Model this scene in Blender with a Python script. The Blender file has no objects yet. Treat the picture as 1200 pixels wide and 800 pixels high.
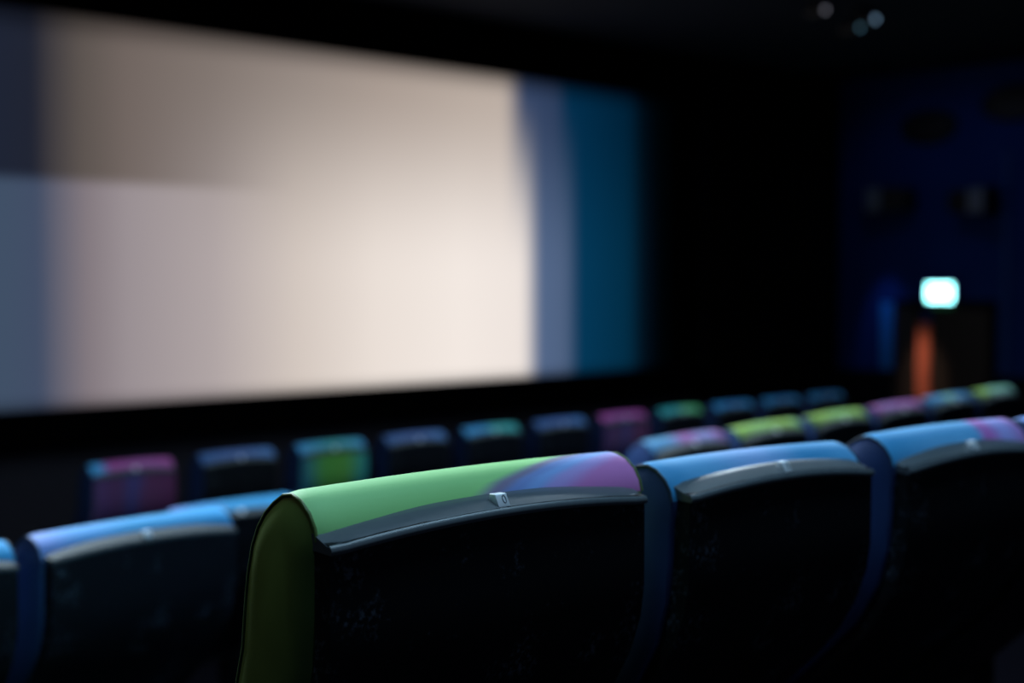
import bpy, bmesh, math, random
from mathutils import Vector
random.seed(4)
S = bpy.context.scene
C = S.collection
S.view_settings.view_transform = 'Standard'
S.view_settings.look = 'None'

# ---------------------------------------------------------------- materials
def lin(r, g, b):
    f = lambda v: (v/255/12.92) if v/255 <= .04045 else ((v/255+.055)/1.055)**2.4
    return (f(r), f(g), f(b), 1)

def nn(nt, kind, **kw):
    n = nt.nodes.new(kind)
    for k, v in kw.items():
        setattr(n, k, v)
    return n

def base(name):
    m = bpy.data.materials.new(name); m.use_nodes = True
    return m, m.node_tree, m.node_tree.nodes['Principled BSDF']

def mat(name, col, rough=.6, metal=0, spec=.5, noise=.0, scale=30, bump=0, coat=0):
    m, nt, p = base(name)
    p.inputs['Roughness'].default_value = rough
    p.inputs['Metallic'].default_value = metal
    p.inputs['Specular IOR Level'].default_value = spec
    p.inputs['Coat Weight'].default_value = coat
    tc = nn(nt, 'ShaderNodeTexCoord')
    ns = nn(nt, 'ShaderNodeTexNoise'); ns.inputs['Scale'].default_value = scale
    ns.inputs['Detail'].default_value = 4
    nt.links.new(tc.outputs['Object'], ns.inputs['Vector'])
    mx = nn(nt, 'ShaderNodeMix', data_type='RGBA')
    c = col if len(col) == 4 else (*col, 1)
    mx.inputs['A'].default_value = tuple(v*(1-noise) for v in c[:3])+(1,)
    mx.inputs['B'].default_value = tuple(min(1, v*(1+noise)) for v in c[:3])+(1,)
    nt.links.new(ns.outputs['Fac'], mx.inputs['Factor'])
    nt.links.new(mx.outputs['Result'], p.inputs['Base Color'])
    if bump:
        b = nn(nt, 'ShaderNodeBump'); b.inputs['Strength'].default_value = bump
        b.inputs['Distance'].default_value = .002
        nt.links.new(ns.outputs['Fac'], b.inputs['Height'])
        nt.links.new(b.outputs['Normal'], p.inputs['Normal'])
    return m

def emit(name, col, strength):
    m = bpy.data.materials.new(name); m.use_nodes = True
    nt = m.node_tree; nt.nodes.clear()
    o = nn(nt, 'ShaderNodeOutputMaterial'); e = nn(nt, 'ShaderNodeEmission')
    e.inputs['Color'].default_value = col; e.inputs['Strength'].default_value = strength
    nt.links.new(e.outputs[0], o.inputs[0])
    return m

def ramp(nt, stops, interp='EASE'):
    r = nn(nt, 'ShaderNodeValToRGB'); cr = r.color_ramp; cr.interpolation = interp
    while len(cr.elements) > 1:
        cr.elements.remove(cr.elements[0])
    cr.elements[0].position = stops[0][0]; cr.elements[0].color = stops[0][1]
    for p, c in stops[1:]:
        e = cr.elements.new(p); e.color = c
    return r

# dyed fabrics: soft colour clouds running along the width of the backrest
GREEN = (.34, .76, .30, 1); LIME = (.42, .72, .10, 1); BLUE = (.03, .30, .62, 1); NAVY = (.02, .10, .30, 1)
SKY = (.10, .40, .74, 1); LAV = (.36, .36, .82, 1); PINK = (.50, .14, .52, 1); MAG = (.36, .05, .28, 1)
TEAL = (.02, .36, .36, 1); MINT = (.34, .78, .56, 1); DUSK = (.06, .14, .40, 1); OLIVE = (.16, .34, .03, 1)

def fabric(name, stops, slant=0.0, wob=.10, dark=1.0, y0=.08, k=1.0):
    """stops run 0..1 from the left end of the backrest to the right end"""
    m, nt, p = base(name)
    p.inputs['Roughness'].default_value = .62
    p.inputs['Sheen Weight'].default_value = .15
    p.inputs['Specular IOR Level'].default_value = .35
    tc = nn(nt, 'ShaderNodeTexCoord')
    sp = nn(nt, 'ShaderNodeSeparateXYZ'); nt.links.new(tc.outputs['Object'], sp.inputs[0])
    ns = nn(nt, 'ShaderNodeTexNoise'); ns.inputs['Scale'].default_value = 7; ns.inputs['Detail'].default_value = 1
    nt.links.new(tc.outputs['Object'], ns.inputs['Vector'])
    a = nn(nt, 'ShaderNodeMath', operation='MULTIPLY_ADD'); a.inputs[1].default_value = k/.54; a.inputs[2].default_value = .5*k
    nt.links.new(sp.outputs['X'], a.inputs[0])
    b = nn(nt, 'ShaderNodeMath', operation='MULTIPLY_ADD'); b.inputs[1].default_value = wob*2; b.inputs[2].default_value = -wob
    nt.links.new(ns.outputs['Fac'], b.inputs[0])
    c = nn(nt, 'ShaderNodeMath', operation='ADD'); nt.links.new(a.outputs[0], c.inputs[0]); nt.links.new(b.outputs[0], c.inputs[1])
    # slant: colours drift sideways from the front to the rear of the roll
    yy = nn(nt, 'ShaderNodeMath', operation='MULTIPLY_ADD'); yy.inputs[1].default_value = slant; yy.inputs[2].default_value = -slant*y0
    nt.links.new(sp.outputs['Y'], yy.inputs[0])
    d = nn(nt, 'ShaderNodeMath', operation='ADD'); nt.links.new(c.outputs[0], d.inputs[0]); nt.links.new(yy.outputs[0], d.inputs[1])
    r = ramp(nt, [(q, tuple(v*dark for v in col[:3])+(1,)) for q, col in stops])
    nt.links.new(d.outputs[0], r.inputs['Fac'])
    # fine weave
    w = nn(nt, 'ShaderNodeTexNoise'); w.inputs['Scale'].default_value = 900; w.inputs['Detail'].default_value = 2
    nt.links.new(tc.outputs['Object'], w.inputs['Vector'])
    bp = nn(nt, 'ShaderNodeBump'); bp.inputs['Strength'].default_value = .25; bp.inputs['Distance'].default_value = .0006
    nt.links.new(w.outputs['Fac'], bp.inputs['Height']); nt.links.new(bp.outputs['Normal'], p.inputs['Normal'])
    nt.links.new(r.outputs['Color'], p.inputs['Base Color'])
    return m

# scuffed black plastic of the seat shells
def shell_mat():
    m, nt, p = base('scuffed black plastic')
    tc = nn(nt, 'ShaderNodeTexCoord')
    n1 = nn(nt, 'ShaderNodeTexNoise'); n1.inputs['Scale'].default_value = 11; n1.inputs['Detail'].default_value = 8; n1.inputs['Roughness'].default_value = .75
    n2 = nn(nt, 'ShaderNodeTexNoise'); n2.inputs['Scale'].default_value = 140; n2.inputs['Detail'].default_value = 3
    nt.links.new(tc.outputs['Object'], n1.inputs['Vector']); nt.links.new(tc.outputs['Object'], n2.inputs['Vector'])
    r1 = ramp(nt, [(.54, (0, 0, 0, 1)), (.72, (1, 1, 1, 1))], 'LINEAR')
    r2 = ramp(nt, [(.48, (0, 0, 0, 1)), (.66, (1, 1, 1, 1))], 'LINEAR')
    nt.links.new(n1.outputs['Fac'], r1.inputs['Fac']); nt.links.new(n2.outputs['Fac'], r2.inputs['Fac'])
    mu = nn(nt, 'ShaderNodeMath', operation='MULTIPLY')
    nt.links.new(r1.outputs['Color'], mu.inputs[0]); nt.links.new(r2.outputs['Color'], mu.inputs[1])
    mx = nn(nt, 'ShaderNodeMix', data_type='RGBA')
    mx.inputs['A'].default_value = (.005, .007, .010, 1); mx.inputs['B'].default_value = (.12, .16, .22, 1)
    nt.links.new(mu.outputs[0], mx.inputs['Factor']); nt.links.new(mx.outputs['Result'], p.inputs['Base Color'])
    p.inputs['Roughness'].default_value = .6; p.inputs['Specular IOR Level'].default_value = .12
    return m

M_SHELL = shell_mat()
M_CAP = mat('satin dark grey plastic', (.080, .100, .116), .36, spec=.6, noise=.15, scale=60, bump=.08)
M_PLATE = mat('brushed metal plate', (.80, .86, .92), .4, metal=.25, noise=.1, scale=300)
M_INK = mat('dark engraving', (.16, .20, .25), .6)
M_FRAME = mat('black powder coated steel', (.012, .012, .014), .45)
M_CARPET = mat('dark carpet', (.003, .003, .005), .95, spec=.0, noise=.4, scale=200, bump=.5)
M_BLACK = mat('black velvet masking', (.0015, .0015, .002), .95, spec=.02, noise=.3, scale=50)
M_CEIL = mat('dark ceiling tile', (.020, .024, .036), .9, spec=.1, noise=.3, scale=3)
M_FRONT = mat('charcoal wall fabric', (.055, .049, .060), .9, spec=.1, noise=.3, scale=40)
M_WALL = mat('navy wall fabric', (.012, .045, .22), .85, spec=.1, noise=.25, scale=1.2)
M_WAINS = mat('black wall base', (.006, .006, .008), .8, spec=.1, noise=.2, scale=30)

# ---------------------------------------------------------------- builders
def obj(name, bm, m, parent=None, smooth=True, weld=True):
    if weld: bmesh.ops.remove_doubles(bm, verts=bm.verts, dist=1e-5)
    bmesh.ops.recalc_face_normals(bm, faces=bm.faces)
    me = bpy.data.meshes.new(name); bm.to_mesh(me); bm.free()
    o = bpy.data.objects.new(name, me); C.objects.link(o)
    if isinstance(m, (list, tuple)):
        for q in m: me.materials.append(q)
    else:
        me.materials.append(m)
    if smooth:
        for p in me.polygons: p.use_smooth = True
        try: me.set_sharp_from_angle(angle=math.radians(40))
        except Exception: pass
    if parent: o.parent = parent
    return o

def box(bm, x0, x1, y0, y1, z0, z1, bev=0, seg=2):
    v = [bm.verts.new((x, y, z)) for x in (x0, x1) for y in (y0, y1) for z in (z0, z1)]
    fs = [bm.faces.new([v[i] for i in q]) for q in ((0, 1, 3, 2), (4, 6, 7, 5), (0, 4, 5, 1), (2, 3, 7, 6), (0, 2, 6, 4), (1, 5, 7, 3))]
    if bev:
        es = list({e for f in fs for e in f.edges})
        bmesh.ops.bevel(bm, geom=es, offset=bev, segments=seg, affect='EDGES', profile=.5)
    return bm

def loft(bm, rings, cap=True, closed=True):
    vs = [[bm.verts.new(p) for p in r] for r in rings]
    n = len(vs[0])
    for a, b in zip(vs, vs[1:]):
        for i in range(n if closed else n-1):
            j = (i+1) % n
            bm.faces.new((a[i], a[j], b[j], b[i]))
    if cap:
        bm.faces.new(vs[0]); bm.faces.new(list(reversed(vs[-1])))
    return bm

def tube(bm, pts, r, seg=8):
    rings = []
    for i, p in enumerate(pts):
        p = Vector(p)
        t = (Vector(pts[min(i+1, len(pts)-1)]) - Vector(pts[max(i-1, 0)])).normalized()
        up = Vector((1, 0, 0)) if abs(t.x) < .9 else Vector((0, 0, 1))
        a = t.cross(up).normalized(); b = t.cross(a)
        rings.append([p + (a*math.cos(2*math.pi*k/seg) + b*math.sin(2*math.pi*k/seg))*r for k in range(seg)])
    return loft(bm, rings)

def cyl(bm, c, r0, r1, h, axis='Z', seg=24):
    rings = []
    for t, r in ((0, r0), (1, r1)):
        q = []
        for k in range(seg):
            u, v = r*math.cos(2*math.pi*k/seg), r*math.sin(2*math.pi*k/seg)
            p = {'Z': (u, v, t*h), 'X': (t*h, u, v), 'Y': (u, t*h, v)}[axis]
            q.append((c[0]+p[0], c[1]+p[1], c[2]+p[2]))
        rings.append(q)
    return loft(bm, rings)

def empty(name, loc, rz=0):
    o = bpy.data.objects.new(name, None); C.objects.link(o)
    o.location = loc; o.rotation_euler = (0, 0, rz); o.empty_display_size = .1
    return o

def tag(o, label=None, cat=None, group=None, kind=None):
    if label: o['label'] = label
    if cat: o['category'] = cat
    if group: o['group'] = group
    if kind: o['kind'] = kind
    return o

def struct(name, bm, m, label=None, parent=None):
    o = obj(name, bm, m, parent, smooth=False)
    if parent is None:
        o['kind'] = 'structure'
        if label: o['label'] = label
    return o

# ---------------------------------------------------------------- one cinema chair
T = 1.02                                   # height of the top of the backrest
WP = .264                                  # half width of the pad
WS = .254                                  # half width of the shell
def lean(z):                               # the back sweeps forward towards the seat pan
    q = max(0., -z-.17)
    return 2.3*q*q if q < .25 else 2.3*.0625+1.15*(q-.25)*.9
def arch(x, w=WS):                         # the plastic rim rises to the middle
    return -.014*(x/w)**2

PROF = [(.024, -.080), (.023, -.060), (.027, -.045), (.037, -.030), (.053, -.0175), (.070, -.012), (.087, -.0145), (.104, -.024),
        (.122, -.038), (.137, -.056), (.149, -.080), (.158, -.112), (.164, -.15), (.168, -.20), (.169, -.26), (.169, -.33), (.168, -.42), (.165, -.52)]
def inset(x):                              # the roll rounds over towards its two ends
    e = WP-abs(x)
    return .0042*(1-min(1, e/.024))**2.2
def prof_pt(x, y, z):
    return (x, y+lean(z), T+z)

def inward(y, z):
    d = Vector((y-.085, max(0, z+.085)*1.1))
    return d.normalized() if d.length > 0 else d
def pad_bm():
    bm = bmesh.new()
    outer = PROF[:]
    back = [(.034, -.52), (.032, -.42), (.030, -.33), (.030, -.26), (.030, -.20), (.028, -.14), (.027, -.10)]
    loop = outer + back
    cy, cz = .09, -.20
    rings = []
    xs = [-WP, -WP+.003, -WP+.007, -WP+.012, -WP+.02, -WP+.03, -.20, -.12, -.06, 0, .06, .12, .20, WP-.03, WP-.02, WP-.012, WP-.007, WP-.003, WP]
    for x in xs:
        e = WP-abs(x)
        sh = inset(x)
        r = []
        for (y, z) in loop:
            # the roll sags a touch towards the ends and crowns in the middle
            crown = .004*(1-(x/WP)**2) if z > -.12 and y > .035 else 0
            d = inward(y, z)
            r.append(prof_pt(x, y-d.x*sh, z-d.y*sh+crown))
        rings.append(r)
    loft(bm, rings, cap=False)
    # softly domed end cheeks
    for s, ring in ((-1, rings[0]), (1, rings[-1])):
        prev = ring
        for k, (f, out) in enumerate(((.82, .005), (.5, .010))):
            cur = []
            for (x, y, z) in ring:
                zr = z-T
                yc = .09+lean(zr)
                zc = max(min(zr, -.095), -.50)
                cur.append((s*(WP+out), yc+(y-yc)*f, T+zc+(zr-zc)*f))
            loft(bm, [prev, cur], cap=False); prev = cur
        vs = [bm.verts.new(p) for p in prev]
        bm.faces.new(vs)
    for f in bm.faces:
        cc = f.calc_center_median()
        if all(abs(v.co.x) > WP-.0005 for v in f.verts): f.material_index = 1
        # the rear of the pad beside the shell takes the same painted shade as the cheeks
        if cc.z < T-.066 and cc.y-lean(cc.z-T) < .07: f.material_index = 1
    return bm

def piping_bm(s):
    bm = bmesh.new()
    pts = []
    for (y, z) in PROF[1:]:
        d = inward(y, z)
        pts.append(prof_pt(s*(WP+.0005), y-d.x*.0036, z-d.y*.0036))
    return tube(bm, pts, .0021)

def shell_bm():
    bm = bmesh.new()
    zs = [-.062, -.075, -.10, -.14, -.18, -.22, -.27, -.32, -.37, -.42, -.47, -.53, -.60, -.68]
    xs = [-WS, -.23, -.18, -.12, -.06, 0, .06, .12, .18, .23, WS]
    rows = []
    def narrow(z):
        return 1-.10*max(0, -z-.42)
    for z in zs:
        top = z > -.07
        loop = []
        for x in xs:
            zz = z+.014+arch(x)-.001 if top else z
            loop.append((x*narrow(z), lean(z)+.003*(x/WS)**2, T+zz))
        for x in reversed(xs):
            zz = z+.014+arch(x)+.006 if top else z
            loop.append((x*narrow(z), .030+lean(z), T+zz))
        rows.append(loop)
    return loft(bm, rows)

def cap_bm():
    bm = bmesh.new()
    rings = []
    n = 25
    w = WS+.001
    for i in range(n):
        x = -w + 2*w*i/(n-1)
        a = arch(x)
        yo = .003*(x/WS)**2
        e = w-abs(x); sh = .0015 if e < .001 else 0
        p = [(-.003, -.060), (-.0045, -.057), (-.0042, -.0545), (-.0028, -.0520), (-.0005, -.0500), (.002, -.0485), (.010, -.0450), (.020, -.041), (.030, -.037), (.034, -.038), (.034, -.058)]
        rings.append([(x-math.copysign(sh, x)*0, y+yo, T+z+a+(-sh if z > -.05 else sh)) for y, z in p])
    loft(bm, rings)
    return bm

def plate_bm():
    bm = bmesh.new()
    box(bm, -.0095, .0095, .001, .019, T-.049, T-.0345, .0012, 2)
    for v in bm.verts:                     # the numbered face leans back a little
        if v.co.y < .008: v.co.y += (v.co.z-(T-.049))*.55
    return bm
def engraving_bm():
    bm = bmesh.new()
    # the worn oval digit cut in the plate's rear face
    for cx in (.0025,):
        pts = [(cx+.0026*math.cos(t), .0008+.55*(.0085+.0042*math.sin(t)), T-.0405+.0042*math.sin(t)) for t in [2*math.pi*k/18 for k in range(19)]]
        tube(bm, pts, .0006, 6)
    return bm

def cushion_bm():
    bm = bmesh.new()
    rings = []
    for i, x in enumerate([-.245, -.235, -.2, -.1, 0, .1, .2, .235, .245]):
        e = .012 if abs(x) > .24 else (.004 if abs(x) > .23 else 0)
        z1 = .50-e+.006*math.cos(x*6); z0 = .38+e
        y0, y1 = .40, .86-e
        rings.append([(x, y0, z0), (x, y0, z1-.01), (x, y0+.05, z1), (x, y1-.20, z1+.015), (x, y1-.06, z1+.012), (x, y1-.012, z1-.008), (x, y1, z1-.04), (x, y1-.01, z0+.03), (x, y1-.05, z0), (x, y0+.1, z0-.01)])
    return loft(bm, rings)

SHELL_MESH = CAP_MESH = None
def make_seat(name='cinema_chair'):
    root = empty(name, (0, 0, 0))
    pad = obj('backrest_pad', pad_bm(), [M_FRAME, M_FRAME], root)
    for s in (-1, 1):
        obj('piping', piping_bm(s), M_FRAME, pad)
    sh = obj('back_shell', shell_bm(), M_SHELL, root)
    cp = obj('shell_rim', cap_bm(), M_CAP, root); cp['label'] = 'grey sloping plastic rim along the top of the black shell'
    pl = obj('number_plate', plate_bm(), M_PLATE, root); pl['label'] = 'small silver seat number plate'
    obj('engraving', engraving_bm(), M_INK, pl)
    obj('seat_cushion', cushion_bm(), M_FRAME, root)
    for s in (-1, 1):
        bm = bmesh.new(); box(bm, s*.264-.012, s*.264+.012, .24, .66, .60, .635, .01, 3)
        arm = obj('armrest', bm, M_FRAME, root)
        bm = bmesh.new(); box(bm, s*.264-.008, s*.264+.008, .36, .52, .0, .61, .006, 2)
        obj('leg', bm, M_FRAME, root)
    bm = bmesh.new(); box(bm, -.258, .258, .40, .46, .33, .37, .006, 2)
    obj('seat_frame', bm, M_FRAME, root)
    return root
PROTO = make_seat()

used = [False]
def place(x, y, z, fab, label, group, rz=0, roll=0, fab_back=None, cheek=None, drop=0, sx=1, pipe=None, shift=0, rim=None):
    """the first call uses the prototype itself, the rest are copies of it and of all its parts"""
    if not used[0]:
        r = PROTO; used[0] = True
        kids = list(r.children)
        pairs = [(k, list(k.children)) for k in kids]
    else:
        r = PROTO.copy(); C.objects.link(r)
        pairs = []
        for k in PROTO.children:
            c = k.copy(); C.objects.link(c); c.parent = r
            if k.name.split('.')[0] in ('backrest_pad', 'seat_cushion', 'back_shell'):
                pass
            gs = []
            for g in k.children:
                d = g.copy(); C.objects.link(d); d.parent = c; gs.append(d)
            pairs.append((c, gs))
    for c, gs in pairs:
        n = c.name.split('.')[0]
        def setm(o, m):
            o.data = o.data if o.data.users == 1 and r is PROTO else o.data
            o.material_slots[0].link = 'OBJECT'; o.material_slots[0].material = m
        if n in ('backrest_pad', 'seat_cushion'):
            setm(c, fab)
            if n == 'backrest_pad':
                c.location.z = -drop; c.location.x = shift
                c.material_slots[1].link = 'OBJECT'; c.material_slots[1].material = cheek or M_CHEEK_SHADE
            for g in gs: setm(g, pipe or M_PIPE)
        if n == 'back_shell' and fab_back: setm(c, fab_back)
        if n == 'shell_rim' and rim: setm(c, rim)
    r.location = (x-.5*T*math.sin(roll), y, z-T); r.rotation_euler = (0, roll, rz); r.scale = (sx, 1, 1)
    tag(r, label, 'chair', group)
    return r
M_PIPE = mat('dark piping cord', (.012, .03, .07), .5, noise=.2)
M_CAP_DIM = mat('dimmed dark grey plastic', (.045, .058, .068), .6, spec=.3, noise=.15, scale=60)  # copy of the rim plastic with the farther rows' dimmer light painted in
M_CHEEK_SHADE_D = mat('midnight cloth with painted shade', (.006, .020, .070), .8, spec=.2, noise=.25, scale=12)  # front row cheeks, with deeper shade put into the colour
M_PIPE_G = mat('dark green piping cord', (.10, .17, .04), .5, noise=.2)
M_CHEEK_SHADE = mat('navy cloth with painted shade', (.010, .045, .17), .7, noise=.25, scale=12, bump=.15)  # shade on the pad sides is put into this cloth colour
M_CHEEK_SHADE_G = mat('green cloth with painted shade', (.15, .24, .045), .7, noise=.35, scale=9, bump=.15)  # shaded side of the green pad, painted as a darker green

# ---------------------------------------------------------------- rows of seats
P = .575
GA = 'matching cinema seating in the nearest row'
GB = 'matching cinema seating in the second row'
GC = 'matching cinema seating in the third row'
GF = 'matching cinema seating in the front row'
R = math.radians
# nearest row
f_main = fabric('green and violet dyed cloth', [(0, GREEN), (.590, (.32, .74, .24, 1)), (.655, (.24, .20, .34, 1)), (.70, (.20, .30, .68, 1)), (.75, (.24, .42, .86, 1)), (.81, (.46, .34, .78, 1)), (.90, (.62, .20, .56, 1))], slant=-6.4, wob=.03, y0=.07, k=.8)
f_a2 = fabric('blue dyed cloth with lavender middle', [(0, BLUE), (.15, SKY), (.45, (.22, .42, .8, 1)), (.7, BLUE), (1, SKY)], slant=.5)
f_a3 = fabric('blue dyed cloth with pink end', [(0, BLUE), (.3, SKY), (.58, SKY), (.68, PINK), (.8, LAV), (1, PINK)], slant=.5)
f_b1 = fabric('bright blue dyed cloth', [(0, (.22, .34, .80, 1)), (.25, (.08, .33, .72, 1)), (.5, BLUE), (1, (.02, .32, .68, 1))])
place(1.153, 1.186, 2.086, f_main, 'lime green and violet cinema chair back in sharp focus, nearest the camera', GA, cheek=M_CHEEK_SHADE_G, pipe=M_PIPE_G, shift=.011)
place(1.728, 1.190, 2.072, f_a2, 'blue cinema chair directly right of the sharp green seat', GA, roll=R(.8), drop=.012, sx=.90)
place(2.312, 1.196, 2.056, f_a3, 'blue and pink cinema chair, third of the nearest row', GA, roll=R(.5), sx=.92)
place(2.878, 1.206, 2.046, f_b1, 'blue cinema chair cut off by the right edge, nearest row', GA, sx=.92)
# second row, set at a slight angle
f_b4 = fabric('sky blue and pink dyed cloth', [(0, SKY), (.25, SKY), (.5, PINK), (.7, LAV), (1, PINK)])
f_lime = fabric('lime dyed cloth', [(0, LIME), (.4, (.42, .80, .20, 1)), (.75, LIME), (1, GREEN)])
f_lime2 = fabric('bright lime dyed cloth', [(0, OLIVE), (.2, LIME), (.5, (.44, .86, .24, 1)), (1, LIME)])
f_pink = fabric('pink lavender dyed cloth', [(0, MAG), (.3, (.45, .2, .6, 1)), (.6, PINK), (1, PINK)])
f_b8 = fabric('blue dyed cloth with pale patch', [(0, BLUE), (.35, SKY), (.5, MINT), (.65, SKY), (.8, BLUE), (1, BLUE)])
f_b9 = fabric('green and teal dyed cloth', [(0, OLIVE), (.2, LIME), (.45, MINT), (1, (.2, .6, .5, 1))])
f_blue = fabric('plain mid blue cloth', [(0, BLUE), (.5, (.03, .22, .55, 1)), (1, BLUE)])
f_dusk = fabric('dusky blue cloth', [(0, NAVY), (.5, DUSK), (1, (.05, .18, .45, 1))])
f_teal = fabric('blue cloth with teal patch', [(0, BLUE), (.35, BLUE), (.6, (.06, .48, .46, 1)), (1, TEAL)])
f_f1 = fabric('magenta cloth with blue end', [(0, BLUE), (.12, BLUE), (.24, MAG), (.6, (.38, .08, .34, 1)), (1, MAG)], wob=.04)
f_f1b = fabric('deep magenta back cloth', [(0, (.10, .04, .16, 1)), (.3, (.10, .03, .11, 1)), (.45, (.06, .05, .20, 1)), (.6, (.13, .03, .11, 1)), (1, (.13, .02, .10, 1))])
f_f3 = fabric('blue cloth with green patch', [(0, BLUE), (.3, (.02, .34, .5, 1)), (.5, TEAL), (.8, (.03, .38, .5, 1)), (1, BLUE)])
f_f3b = fabric('green backed cloth', [(0, (.02, .2, .3, 1)), (.35, (.10, .40, .06, 1)), (.6, (.12, .42, .06, 1)), (1, TEAL)])
f_f7 = fabric('magenta cloth', [(0, MAG), (.4, (.40, .08, .36, 1)), (1, MAG)])
f_f8 = fabric('teal green cloth', [(0, TEAL), (.35, (.03, .42, .46, 1)), (.65, (.16, .62, .30, 1)), (1, (.06, .42, .14, 1))])
brow = [(-1, f_b1, 'blue cinema chair cut off by the left edge of the picture', 0),
        (0, f_b1, 'bright blue cinema chair with a pale lilac end, left of the green seat', R(.9)),
        (4, f_b4, 'sky blue and pink cinema chair behind the right end of the green seat', 0),
        (5, f_lime, 'lime green cinema chair directly right of the sky blue and pink seat', 0),
        (6, f_lime2, 'lime green cinema chair directly left of the pink lavender seat', 0),
        (7, f_pink, 'pink lavender cinema chair between a lime seat and a blue one', 0),
        (8, f_b8, 'blue cinema chair with a pale green patch, right of the pink lavender seat', 0),
        (9, f_b9, 'green and teal cinema chair at the far right end, second row', 0)]
for n, fb, lb, ro in brow:
    X = 1.65+P*n
    place(X, 2.85+.105*(X-1.65), 1.772, fb, lb, GB, rz=R(6), rim=M_CAP_DIM, drop=.004, sx=.985 if n < 2 else .93)
# third row, mostly hidden
for i, n in enumerate((0, 5, 6, 7, 8)):
    X = 2.872+P*n
    lb = ('blue cinema chair peeking out behind the rounded left edge of the green seat',
          'dusky blue cinema chair in the third row, hidden by the first lime seat',
          'dusky blue cinema chair in the third row, hidden by the second lime seat',
          'dusky blue cinema chair in the third row, hidden by the pink lavender seat',
          'dusky blue cinema chair in the third row, hidden by the pale patched blue seat')[i]
    place(X, 4.31+.05*(X-2.872), 1.516, f_b1 if n == 0 else f_dusk, lb, GC, rim=M_CAP_DIM, rz=R(2.9))
# front row
frow = [(f_f1, f_f1b, 'magenta cinema chair with a blue corner, far left of the front row'),
        (f_dusk, None, 'dusky blue cinema chair right of the magenta one, front row'),
        (f_f3, f_f3b, 'blue and green cinema chair with a green cloth back, front row'),
        (f_dusk, None, 'dusky blue cinema chair right of the green backed seat, front row'),
        (f_teal, None, 'blue cinema chair with a teal patch, fifth in the front row'),
        (f_dusk, None, 'dusky blue cinema chair directly left of the plain magenta seat, front row'),
        (f_f7, f_f1b, 'plain magenta cinema chair in the middle of the front row'),
        (f_f8, None, 'teal green cinema chair right of the plain magenta seat, front row'),
        (f_blue, None, 'blue cinema chair directly right of the teal green seat, front row'),
        (f_blue, None, 'blue cinema chair second from the right end, front row'),
        (f_blue, None, 'blue cinema chair at the right end of the front row')]
for n, (fb, bk, lb) in enumerate(frow):
    place(3.335+P*n, 5.87, 1.48, fb, lb, GF, fab_back=bk, rim=M_CAP_DIM, cheek=M_CHEEK_SHADE_D, sx=.80)

# ---------------------------------------------------------------- the auditorium
XL, XR, YB, YF, ZC = -6.0, 14.5, -5.0, 9.5, 4.65
def slab(name, a, m, label=None):
    bm = bmesh.new(); box(bm, *a); return struct(name, bm, m, label)
bm = bmesh.new()
for (y0, y1, z) in ((YB, .75, 1.36), (.75, 2.62, 1.066), (2.62, 4.15, .752), (4.15, 5.72, .496), (5.72, 7.5, .46), (7.5, YF, 0)):
    box(bm, XL, XR, y0, y1, -.3, z)
struct('floor', bm, M_CARPET, 'stepped dark carpeted floor')
slab('ceiling', (XL-.1, XR+.1, YB-.1, YF+.1, ZC, ZC+.1), M_CEIL, 'dark ceiling')
slab('wall_front', (XL, XR, YF, YF+.1, -.3, ZC), M_FRONT, 'dark wall behind the screen')
slab('wall_back', (XL, XR, YB-.1, YB, -.3, ZC), M_FRONT)
slab('wall_left', (XL-.1, XL, YB-.1, YF+.1, -.3, ZC), M_WALL)
slab('wall_right', (XR, XR+.1, YB-.1, YF+.1, -.3, ZC), M_WALL, 'navy blue side wall with the exit')

# dark base of the right wall, broken by the doorway
bm = bmesh.new()
box(bm, XR-.03, XR, 8.50, YF-.001, 0, 1.28); box(bm, XR-.03, XR, 7.5, 7.32, 0, 1.28); box(bm, XR-.03, XR, YB, 7.30, 0, 1.28)
struct('trim_1', bm, M_WAINS, 'dark lower band of the side wall')

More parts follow.
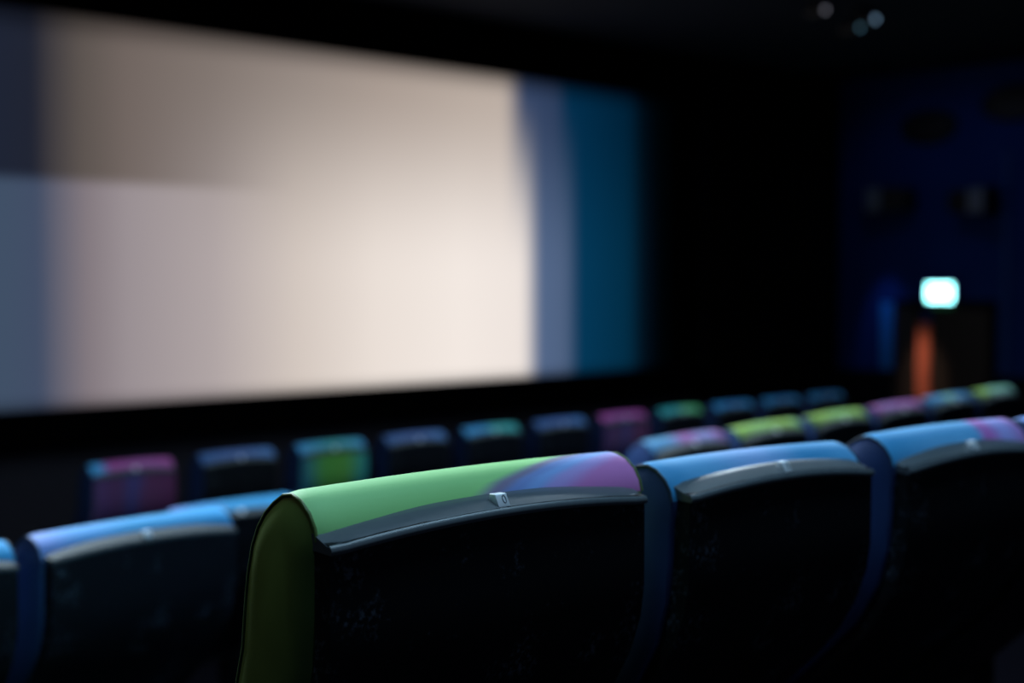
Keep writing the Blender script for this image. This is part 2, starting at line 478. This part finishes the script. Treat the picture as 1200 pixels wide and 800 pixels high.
# screen + black masking (a flat projected picture)
XS0, XS1, ZS0, ZS1 = 3.6, 11.55, 1.40, 4.20
A = R(45.56)
def X_of(px, D=9.45):
    r = (px-600)/1666.7
    return D*(math.cos(A)+r*math.sin(A))/(math.sin(A)-r*math.cos(A))
def screen_mat():
    m = bpy.data.materials.new('projected picture'); m.use_nodes = True
    nt = m.node_tree; nt.nodes.clear()
    o = nn(nt, 'ShaderNodeOutputMaterial'); e = nn(nt, 'ShaderNodeEmission')
    tc = nn(nt, 'ShaderNodeTexCoord'); sp = nn(nt, 'ShaderNodeSeparateXYZ'); nt.links.new(tc.outputs['Object'], sp.inputs[0])
    mr = nn(nt, 'ShaderNodeMapRange'); mr.inputs['From Min'].default_value = XS0; mr.inputs['From Max'].default_value = XS1
    nt.links.new(sp.outputs['X'], mr.inputs['Value'])
    def st(lst):
        return [(min(1, max(0, (X_of(px)-XS0)/(XS1-XS0))), lin(*c)) for px, c in lst]
    lo = st([(0, (64, 80, 102)), (46, (66, 78, 102)), (104, (132, 122, 128)), (150, (154, 144, 148)), (250, (176, 165, 165)), (350, (212, 200, 192)), (440, (234, 223, 215)),
             (540, (243, 233, 226)), (612, (238, 228, 222)), (632, (84, 104, 138)), (662, (78, 97, 128)), (678, (4, 56, 88)), (735, (2, 44, 68)), (752, (2, 16, 28)), (772, (0, 2, 4))])
    hi = st([(0, (30, 36, 52)), (42, (32, 36, 50)), (98, (92, 84, 80)), (150, (112, 101, 96)), (250, (128, 117, 111)), (350, (148, 136, 129)), (450, (168, 154, 145)),
             (550, (184, 170, 160)), (590, (188, 174, 164)), (612, (54, 70, 102)), (650, (46, 62, 92)), (664, (2, 46, 76)), (735, (0, 32, 54)), (750, (0, 12, 22)), (770, (0, 2, 4))])
    r1 = ramp(nt, lo, 'LINEAR'); r2 = ramp(nt, hi, 'LINEAR')
    nt.links.new(mr.outputs[0], r1.inputs['Fac']); nt.links.new(mr.outputs[0], r2.inputs['Fac'])
    a = nn(nt, 'ShaderNodeMapRange', interpolation_type='SMOOTHSTEP'); a.inputs['From Min'].default_value = 2.97; a.inputs['From Max'].default_value = 3.07
    b = nn(nt, 'ShaderNodeMapRange', interpolation_type='SMOOTHSTEP'); b.inputs['From Min'].default_value = 2.3; b.inputs['From Max'].default_value = 4.1
    w = nn(nt, 'ShaderNodeMapRange', interpolation_type='SMOOTHSTEP'); w.inputs['From Min'].default_value = X_of(110); w.inputs['From Max'].default_value = X_of(360)
    nt.links.new(sp.outputs['Z'], a.inputs['Value']); nt.links.new(sp.outputs['Z'], b.inputs['Value']); nt.links.new(sp.outputs['X'], w.inputs['Value'])
    f = nn(nt, 'ShaderNodeMix', data_type='FLOAT')
    nt.links.new(w.outputs[0], f.inputs['Factor']); nt.links.new(a.outputs[0], f.inputs['A']); nt.links.new(b.outputs[0], f.inputs['B'])
    mx = nn(nt, 'ShaderNodeMix', data_type='RGBA')
    nt.links.new(f.outputs['Result'], mx.inputs['Factor']); nt.links.new(r1.outputs['Color'], mx.inputs['A']); nt.links.new(r2.outputs['Color'], mx.inputs['B'])
    nt.links.new(mx.outputs['Result'], e.inputs['Color'])
    # the projected light falls off at the top and bottom edge of the picture
    t = nn(nt, 'ShaderNodeMapRange', interpolation_type='SMOOTHSTEP'); t.inputs['From Min'].default_value = ZS1+.03; t.inputs['From Max'].default_value = ZS1-.22
    t.inputs['To Min'].default_value = .25
    u = nn(nt, 'ShaderNodeMapRange', interpolation_type='SMOOTHSTEP'); u.inputs['From Min'].default_value = ZS0-.03; u.inputs['From Max'].default_value = ZS0+.12
    u.inputs['To Min'].default_value = .4
    nt.links.new(sp.outputs['Z'], t.inputs['Value']); nt.links.new(sp.outputs['Z'], u.inputs['Value'])
    v = nn(nt, 'ShaderNodeMath', operation='MULTIPLY'); nt.links.new(t.outputs[0], v.inputs[0]); nt.links.new(u.outputs[0], v.inputs[1])
    nt.links.new(v.outputs[0], e.inputs['Strength'])
    nt.links.new(e.outputs[0], o.inputs[0])
    return m
scr = empty('cinema_screen', (0, 0, 0))
tag(scr, 'large cinema screen showing a blurred cream and blue picture', 'screen')
bm = bmesh.new(); box(bm, XS0, XS1, 9.45, 9.47, ZS0, ZS1)
obj('projection_surface', bm, screen_mat(), scr, smooth=False)
bm = bmesh.new()
box(bm, XS0-.6, 14.42, 9.38, 9.499, ZS1, ZC-.01)
box(bm, XS0-.6, 14.42, 9.38, 9.499, ZS0-.28, ZS0)
box(bm, XS0-.6, XS0, 9.38, 9.499, ZS0, ZS1)
box(bm, XS1, 12.0, 9.38, 9.499, ZS0, ZS1)
mk = obj('masking_border', bm, M_BLACK, scr, smooth=False); mk['label'] = 'matt black border around the picture'
# pleated black side curtain between the screen and the side wall
bm = bmesh.new()
rows = []
pts = []
n = 120
for i in range(n+1):
    x = 12.0+(14.38-12.0)*i/n
    pts.append((x, 9.25+.06*math.sin(i*.9)+.02*math.sin(i*.37)))
for i in range(n):
    (xa, ya), (xb, yb) = pts[i], pts[i+1]
    v = [bm.verts.new(p) for p in ((xa, ya, .02), (xb, yb, .02), (xb, yb, 4.6), (xa, ya, 4.6))]
    bm.faces.new(v)
cu = obj('stage_curtain', bm, mat('black curtain cloth', (.004, .004, .005), .95, spec=.03, noise=.2), None)
tag(cu, 'pleated black curtain hanging between the screen and the blue side wall', 'curtain')

# exit door in the right wall (recessed dark leaf, timber post, header)
d = empty('door_1', (XR, 7.9, 0)); d['kind'] = 'structure'; d['label'] = 'dark exit doorway with an orange timber post'
def dpart(name, a, m, parent, bev=0):
    bm = bmesh.new(); box(bm, a[0]-XR, a[1]-XR, a[2]-7.9, a[3]-7.9, a[4], a[5], bev); return obj(name, bm, m, parent, smooth=False)
M_DOOR = mat('dark brown door', (.035, .022, .014), .6, noise=.3, scale=8)
leaf = dpart('door_leaf', (XR-.05, XR-.005, 7.36, 8.05, 0, 2.0), M_DOOR, d, .004)
dpart('door_handle', (XR-.09, XR-.05, 7.44, 7.56, .98, 1.02), M_FRAME, leaf, .005)
dpart('kick_plate', (XR-.056, XR-.05, 7.42, 8.00, .06, .26), M_FRAME, leaf)
M_ORANGE = mat('orange stained timber', (.80, .19, .10), .55, noise=.15, scale=20)
op = dpart('door_post', (XR-.10, XR-.005, 8.05, 8.20, 0, 1.84), M_ORANGE, d, .004); op['label'] = 'orange timber post'
dpart('door_header', (XR-.07, XR-.005, 7.30, 8.50, 2.0, 2.10), M_WAINS, d, .004)
dpart('door_jamb', (XR-.07, XR-.005, 7.30, 7.36, 0, 2.0), M_WAINS, d)
dpart('door_jamb', (XR-.07, XR-.005, 8.20, 8.50, 0, 2.0), M_DOOR, d)

# lit exit sign over the door
es = empty('exit_sign', (XR, 7.92, 2.18))
tag(es, 'glowing white and cyan exit sign above the dark doorway', 'sign')
bm = bmesh.new(); box(bm, -.11, -.045, -.17, .17, -.11, .11, .008, 2)
obj('housing', bm, M_FRAME, es)
bm = bmesh.new(); box(bm, -.118, -.1101, -.155, .155, -.095, .095, .002, 1)
g = obj('lit_panel', bm, emit('exit sign light', (.30, .95, 1.0, 1), 8), es); g['label'] = 'glowing pale cyan panel'
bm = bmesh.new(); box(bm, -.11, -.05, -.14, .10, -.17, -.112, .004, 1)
g = obj('green_reflection', bm, emit('green reflection glow', (.05, .5, .25, 1), .05), es); g['label'] = 'painted green reflection under the glowing panel'  # faint glow added to stand for the sign's green reflection
bm = bmesh.new(); box(bm, -.05, -.001, -.02, .02, -.03, .03)
obj('wall_bracket', bm, M_FRAME, es)

# tall blue upholstered panels on the side wall; one has a reflection painted in
M_PANEL_REFL = mat('blue cloth with painted reflection', (.03, .34, .95), .8, noise=.2, scale=25, bump=.2)  # the blue reflection by the door is put into this colour
M_PANEL2 = mat('navy acoustic cloth', (.015, .07, .26), .8, noise=.2, scale=25, bump=.2)
for (y0, y1, z0, z1, m, lb) in ((8.56, 8.70, 1.30, 2.06, M_PANEL_REFL, 'narrow wall panel with a painted blue reflection, left of the doorway'),
                                (7.16, 7.24, 1.30, 3.70, M_PANEL2, 'tall narrow blue wall panel right of the doorway')):
    bm = bmesh.new(); box(bm, XR-.03, XR-.001, y0, y1, z0, z1, .006, 2)
    tag(obj('wall_panel', bm, m), lb, 'wall panel', 'blue panels on the side wall')

# loudspeakers on the side wall
M_SPK = mat('black speaker cabinet', (.006, .006, .007), .6, noise=.2)
M_GRILLE = mat('grey speaker grille', (.20, .21, .24), .6, noise=.5, scale=400)
def speaker(y, z, s, label):
    t = empty('wall_speaker', (XR, y, z)); tag(t, label, 'loudspeaker', 'speakers on the blue side wall')
    bm = bmesh.new()
    # tapered cabinet turned along the wall
    loft(bm, [[(-.10, -s*.22, -.11), (-.34, -s*.22, -.11), (-.34, -s*.22, .11), (-.10, -s*.22, .11)],
              [(-.06, s*.24, -.15), (-.40, s*.24, -.15), (-.40, s*.24, .15), (-.06, s*.24, .15)]])
    bmesh.ops.bevel(bm, geom=list(bm.edges), offset=.012, segments=2, affect='EDGES')
    obj('cabinet', bm, M_SPK, t)
    bm = bmesh.new(); box(bm, -.415, -.401, min(s*.05, s*.235), max(s*.05, s*.235), -.13, .13, .005, 2)
    obj('grille', bm, M_GRILLE, t)
    bm = bmesh.new(); box(bm, -.12, -.001, -.03, .03, -.03, .03); box(bm, -.012, -.001, -.07, .07, -.09, .09)
    obj('bracket', bm, M_FRAME, t)
speaker(8.45, 3.22, 1, 'boxy black wall speaker with grey front, farther one towards the screen')
speaker(7.50, 3.16, -1, 'boxy black wall speaker nearer the right edge, facing away from screen')
def oval(y, z, label):
    t = empty('wall_fan_cover', (XR, y, z)); tag(t, label, 'wall fitting', 'dark oval fittings high on the side wall')
    bm = bmesh.new(); rings = []
    for (dx, k) in ((-.001, 1.0), (-.05, 1.0), (-.08, .93), (-.09, .8)):
        rings.append([(dx, .34*k*math.cos(2*math.pi*i/40), .19*k*math.sin(2*math.pi*i/40)) for i in range(40)])
    loft(bm, rings); obj('housing', bm, M_SPK, t)
    bm = bmesh.new()
    for i in range(-4, 5):
        zz = i*.034; w = .26*math.sqrt(max(0, 1-(zz/.17)**2))
        box(bm, -.100, -.0905, -w, w, zz-.006, zz+.006)
    obj('louvre', bm, M_FRAME, t)
oval(8.12, 4.02, 'dark oval fitting high on the blue wall, above the farther speaker')
oval(7.15, 4.20, 'dark oval fitting near the ceiling at the right edge of the picture')

# ceiling spotlights (their small lenses blur into pale discs)
def spot(x, y, heads, label):
    t = empty('ceiling_spotlight', (x, y, ZC)); tag(t, label, 'spotlight', 'spotlights on the dark ceiling')
    bm = bmesh.new(); box(bm, -.12, .12, -.03, .03, -.03, -.001, .004, 2); obj('mount', bm, M_FRAME, t)
    for (dx, dz, st, col) in heads:
        bm = bmesh.new(); tube(bm, [(dx, 0, -.02), (dx, 0, dz+.05)], .008, 8)
        cyl(bm, (dx-.04, -.09, dz), .045, .05, .16, 'Y'); h = obj('lamp_head', bm, M_FRAME, t)
        bm = bmesh.new(); cyl(bm, (dx-.04, -.096, dz), .017, .017, .006, 'Y'); obj('lens', bm, emit('spot lens glow', col, st), h)
spot(10.75, 6.70, [(.14, -.10, 1.5, (.35, .6, .9, 1)), (-.10, -.20, .55, (.25, .6, .85, 1))], 'twin ceiling spotlight with small pale blue lenses, at the upper right')
spot(10.35, 6.85, [(.0, -.07, .7, (.6, .6, .75, 1))], 'single ceiling spotlight with a faint grey lens, at the top edge')

# ---------------------------------------------------------------- light
def area(name, loc, target, size, power, col, sy=None):
    l = bpy.data.lights.new(name, 'AREA'); l.energy = power; l.color = col; l.size = size
    if sy: l.shape = 'RECTANGLE'; l.size_y = sy
    o = bpy.data.objects.new(name, l); C.objects.link(o); o.location = loc
    o.rotation_euler = (Vector(target)-Vector(loc)).to_track_quat('-Z', 'Y').to_euler()
    o['label'] = name
    return o
area('house light over the near rows', (2.0, 4.4, 4.5), (1.7, 1.3, 2.0), 1.0, 285, (.74, .90, 1))
area('added rim highlight strip', (2.0, .95, 4.55), (2.0, 1.0, 0), 3.4, 55, (.45, .75, 1), .25)  # unseen lamp added to put highlights on the plastic rims
area('added warm cheek fill', (-.3, 4.0, 3.4), (.9, 1.25, 2.0), .4, 3.5, (1, .93, .55))  # unseen fill added to lift the green pad's left cheek
area('house light over the right rows', (6.5, 4.6, 4.55), (6.3, 3.2, 1.5), 1.2, 110, (.72, .88, 1))
area('house light over the front rows', (5.5, 6.6, 4.55), (5.5, 5.9, 1), 1.4, 16, (.5, .72, 1))
area('added rear fill', (2.5, -4.0, 4.0), (4, 4, 1.2), 1.5, 13, (.5, .68, 1))  # unseen weak fill added from behind for the rear faces
def spotl(name, loc, target, power, col, ang, blend=.6, r=.05):
    l = bpy.data.lights.new(name, 'SPOT'); l.energy = power; l.color = col; l.spot_size = R(ang); l.spot_blend = blend; l.shadow_soft_size = r
    o = bpy.data.objects.new(name, l); C.objects.link(o); o.location = loc
    o.rotation_euler = (Vector(target)-Vector(loc)).to_track_quat('-Z', 'Y').to_euler()
    o['label'] = name
spotl('added blue wall fill', (12.3, 7.4, 4.4), (14.5, 7.9, 2.2), 7, (.25, .45, 1), 100)  # unseen spot added to bring up the navy wall
spotl('added door post fill', (13.6, 8.1, 2.9), (14.4, 8.12, 1.2), 80, (1, .75, .6), 21, .9)  # unseen warm spot added to brighten the orange post
spotl('added blue panel fill', (13.9, 8.6, 3.2), (14.48, 8.63, 1.7), 14, (.15, .4, 1), 30, .5)  # unseen blue spot added to brighten the narrow panel
w = bpy.data.worlds.new('World'); S.world = w; w.use_nodes = True
w.node_tree.nodes['Background'].inputs['Color'].default_value = (.01, .015, .03, 1)
w.node_tree.nodes['Background'].inputs['Strength'].default_value = .1

# ---------------------------------------------------------------- camera
cd = bpy.data.cameras.new('camera'); cam = bpy.data.objects.new('camera', cd); C.objects.link(cam)
cd.lens = 50; cd.sensor_width = 36; cd.clip_start = .05; cd.clip_end = 100
cam.location = (0, 0, 2.3)
pitch = math.atan(70/1666.7)
fw = Vector((math.cos(A)*math.cos(pitch), math.sin(A)*math.cos(pitch), -math.sin(pitch)))
cam.rotation_euler = fw.to_track_quat('-Z', 'Y').to_euler()
cd.dof.use_dof = True; cd.dof.focus_distance = 1.62; cd.dof.aperture_fstop = 2.3; cd.dof.aperture_blades = 0
S.camera = cam
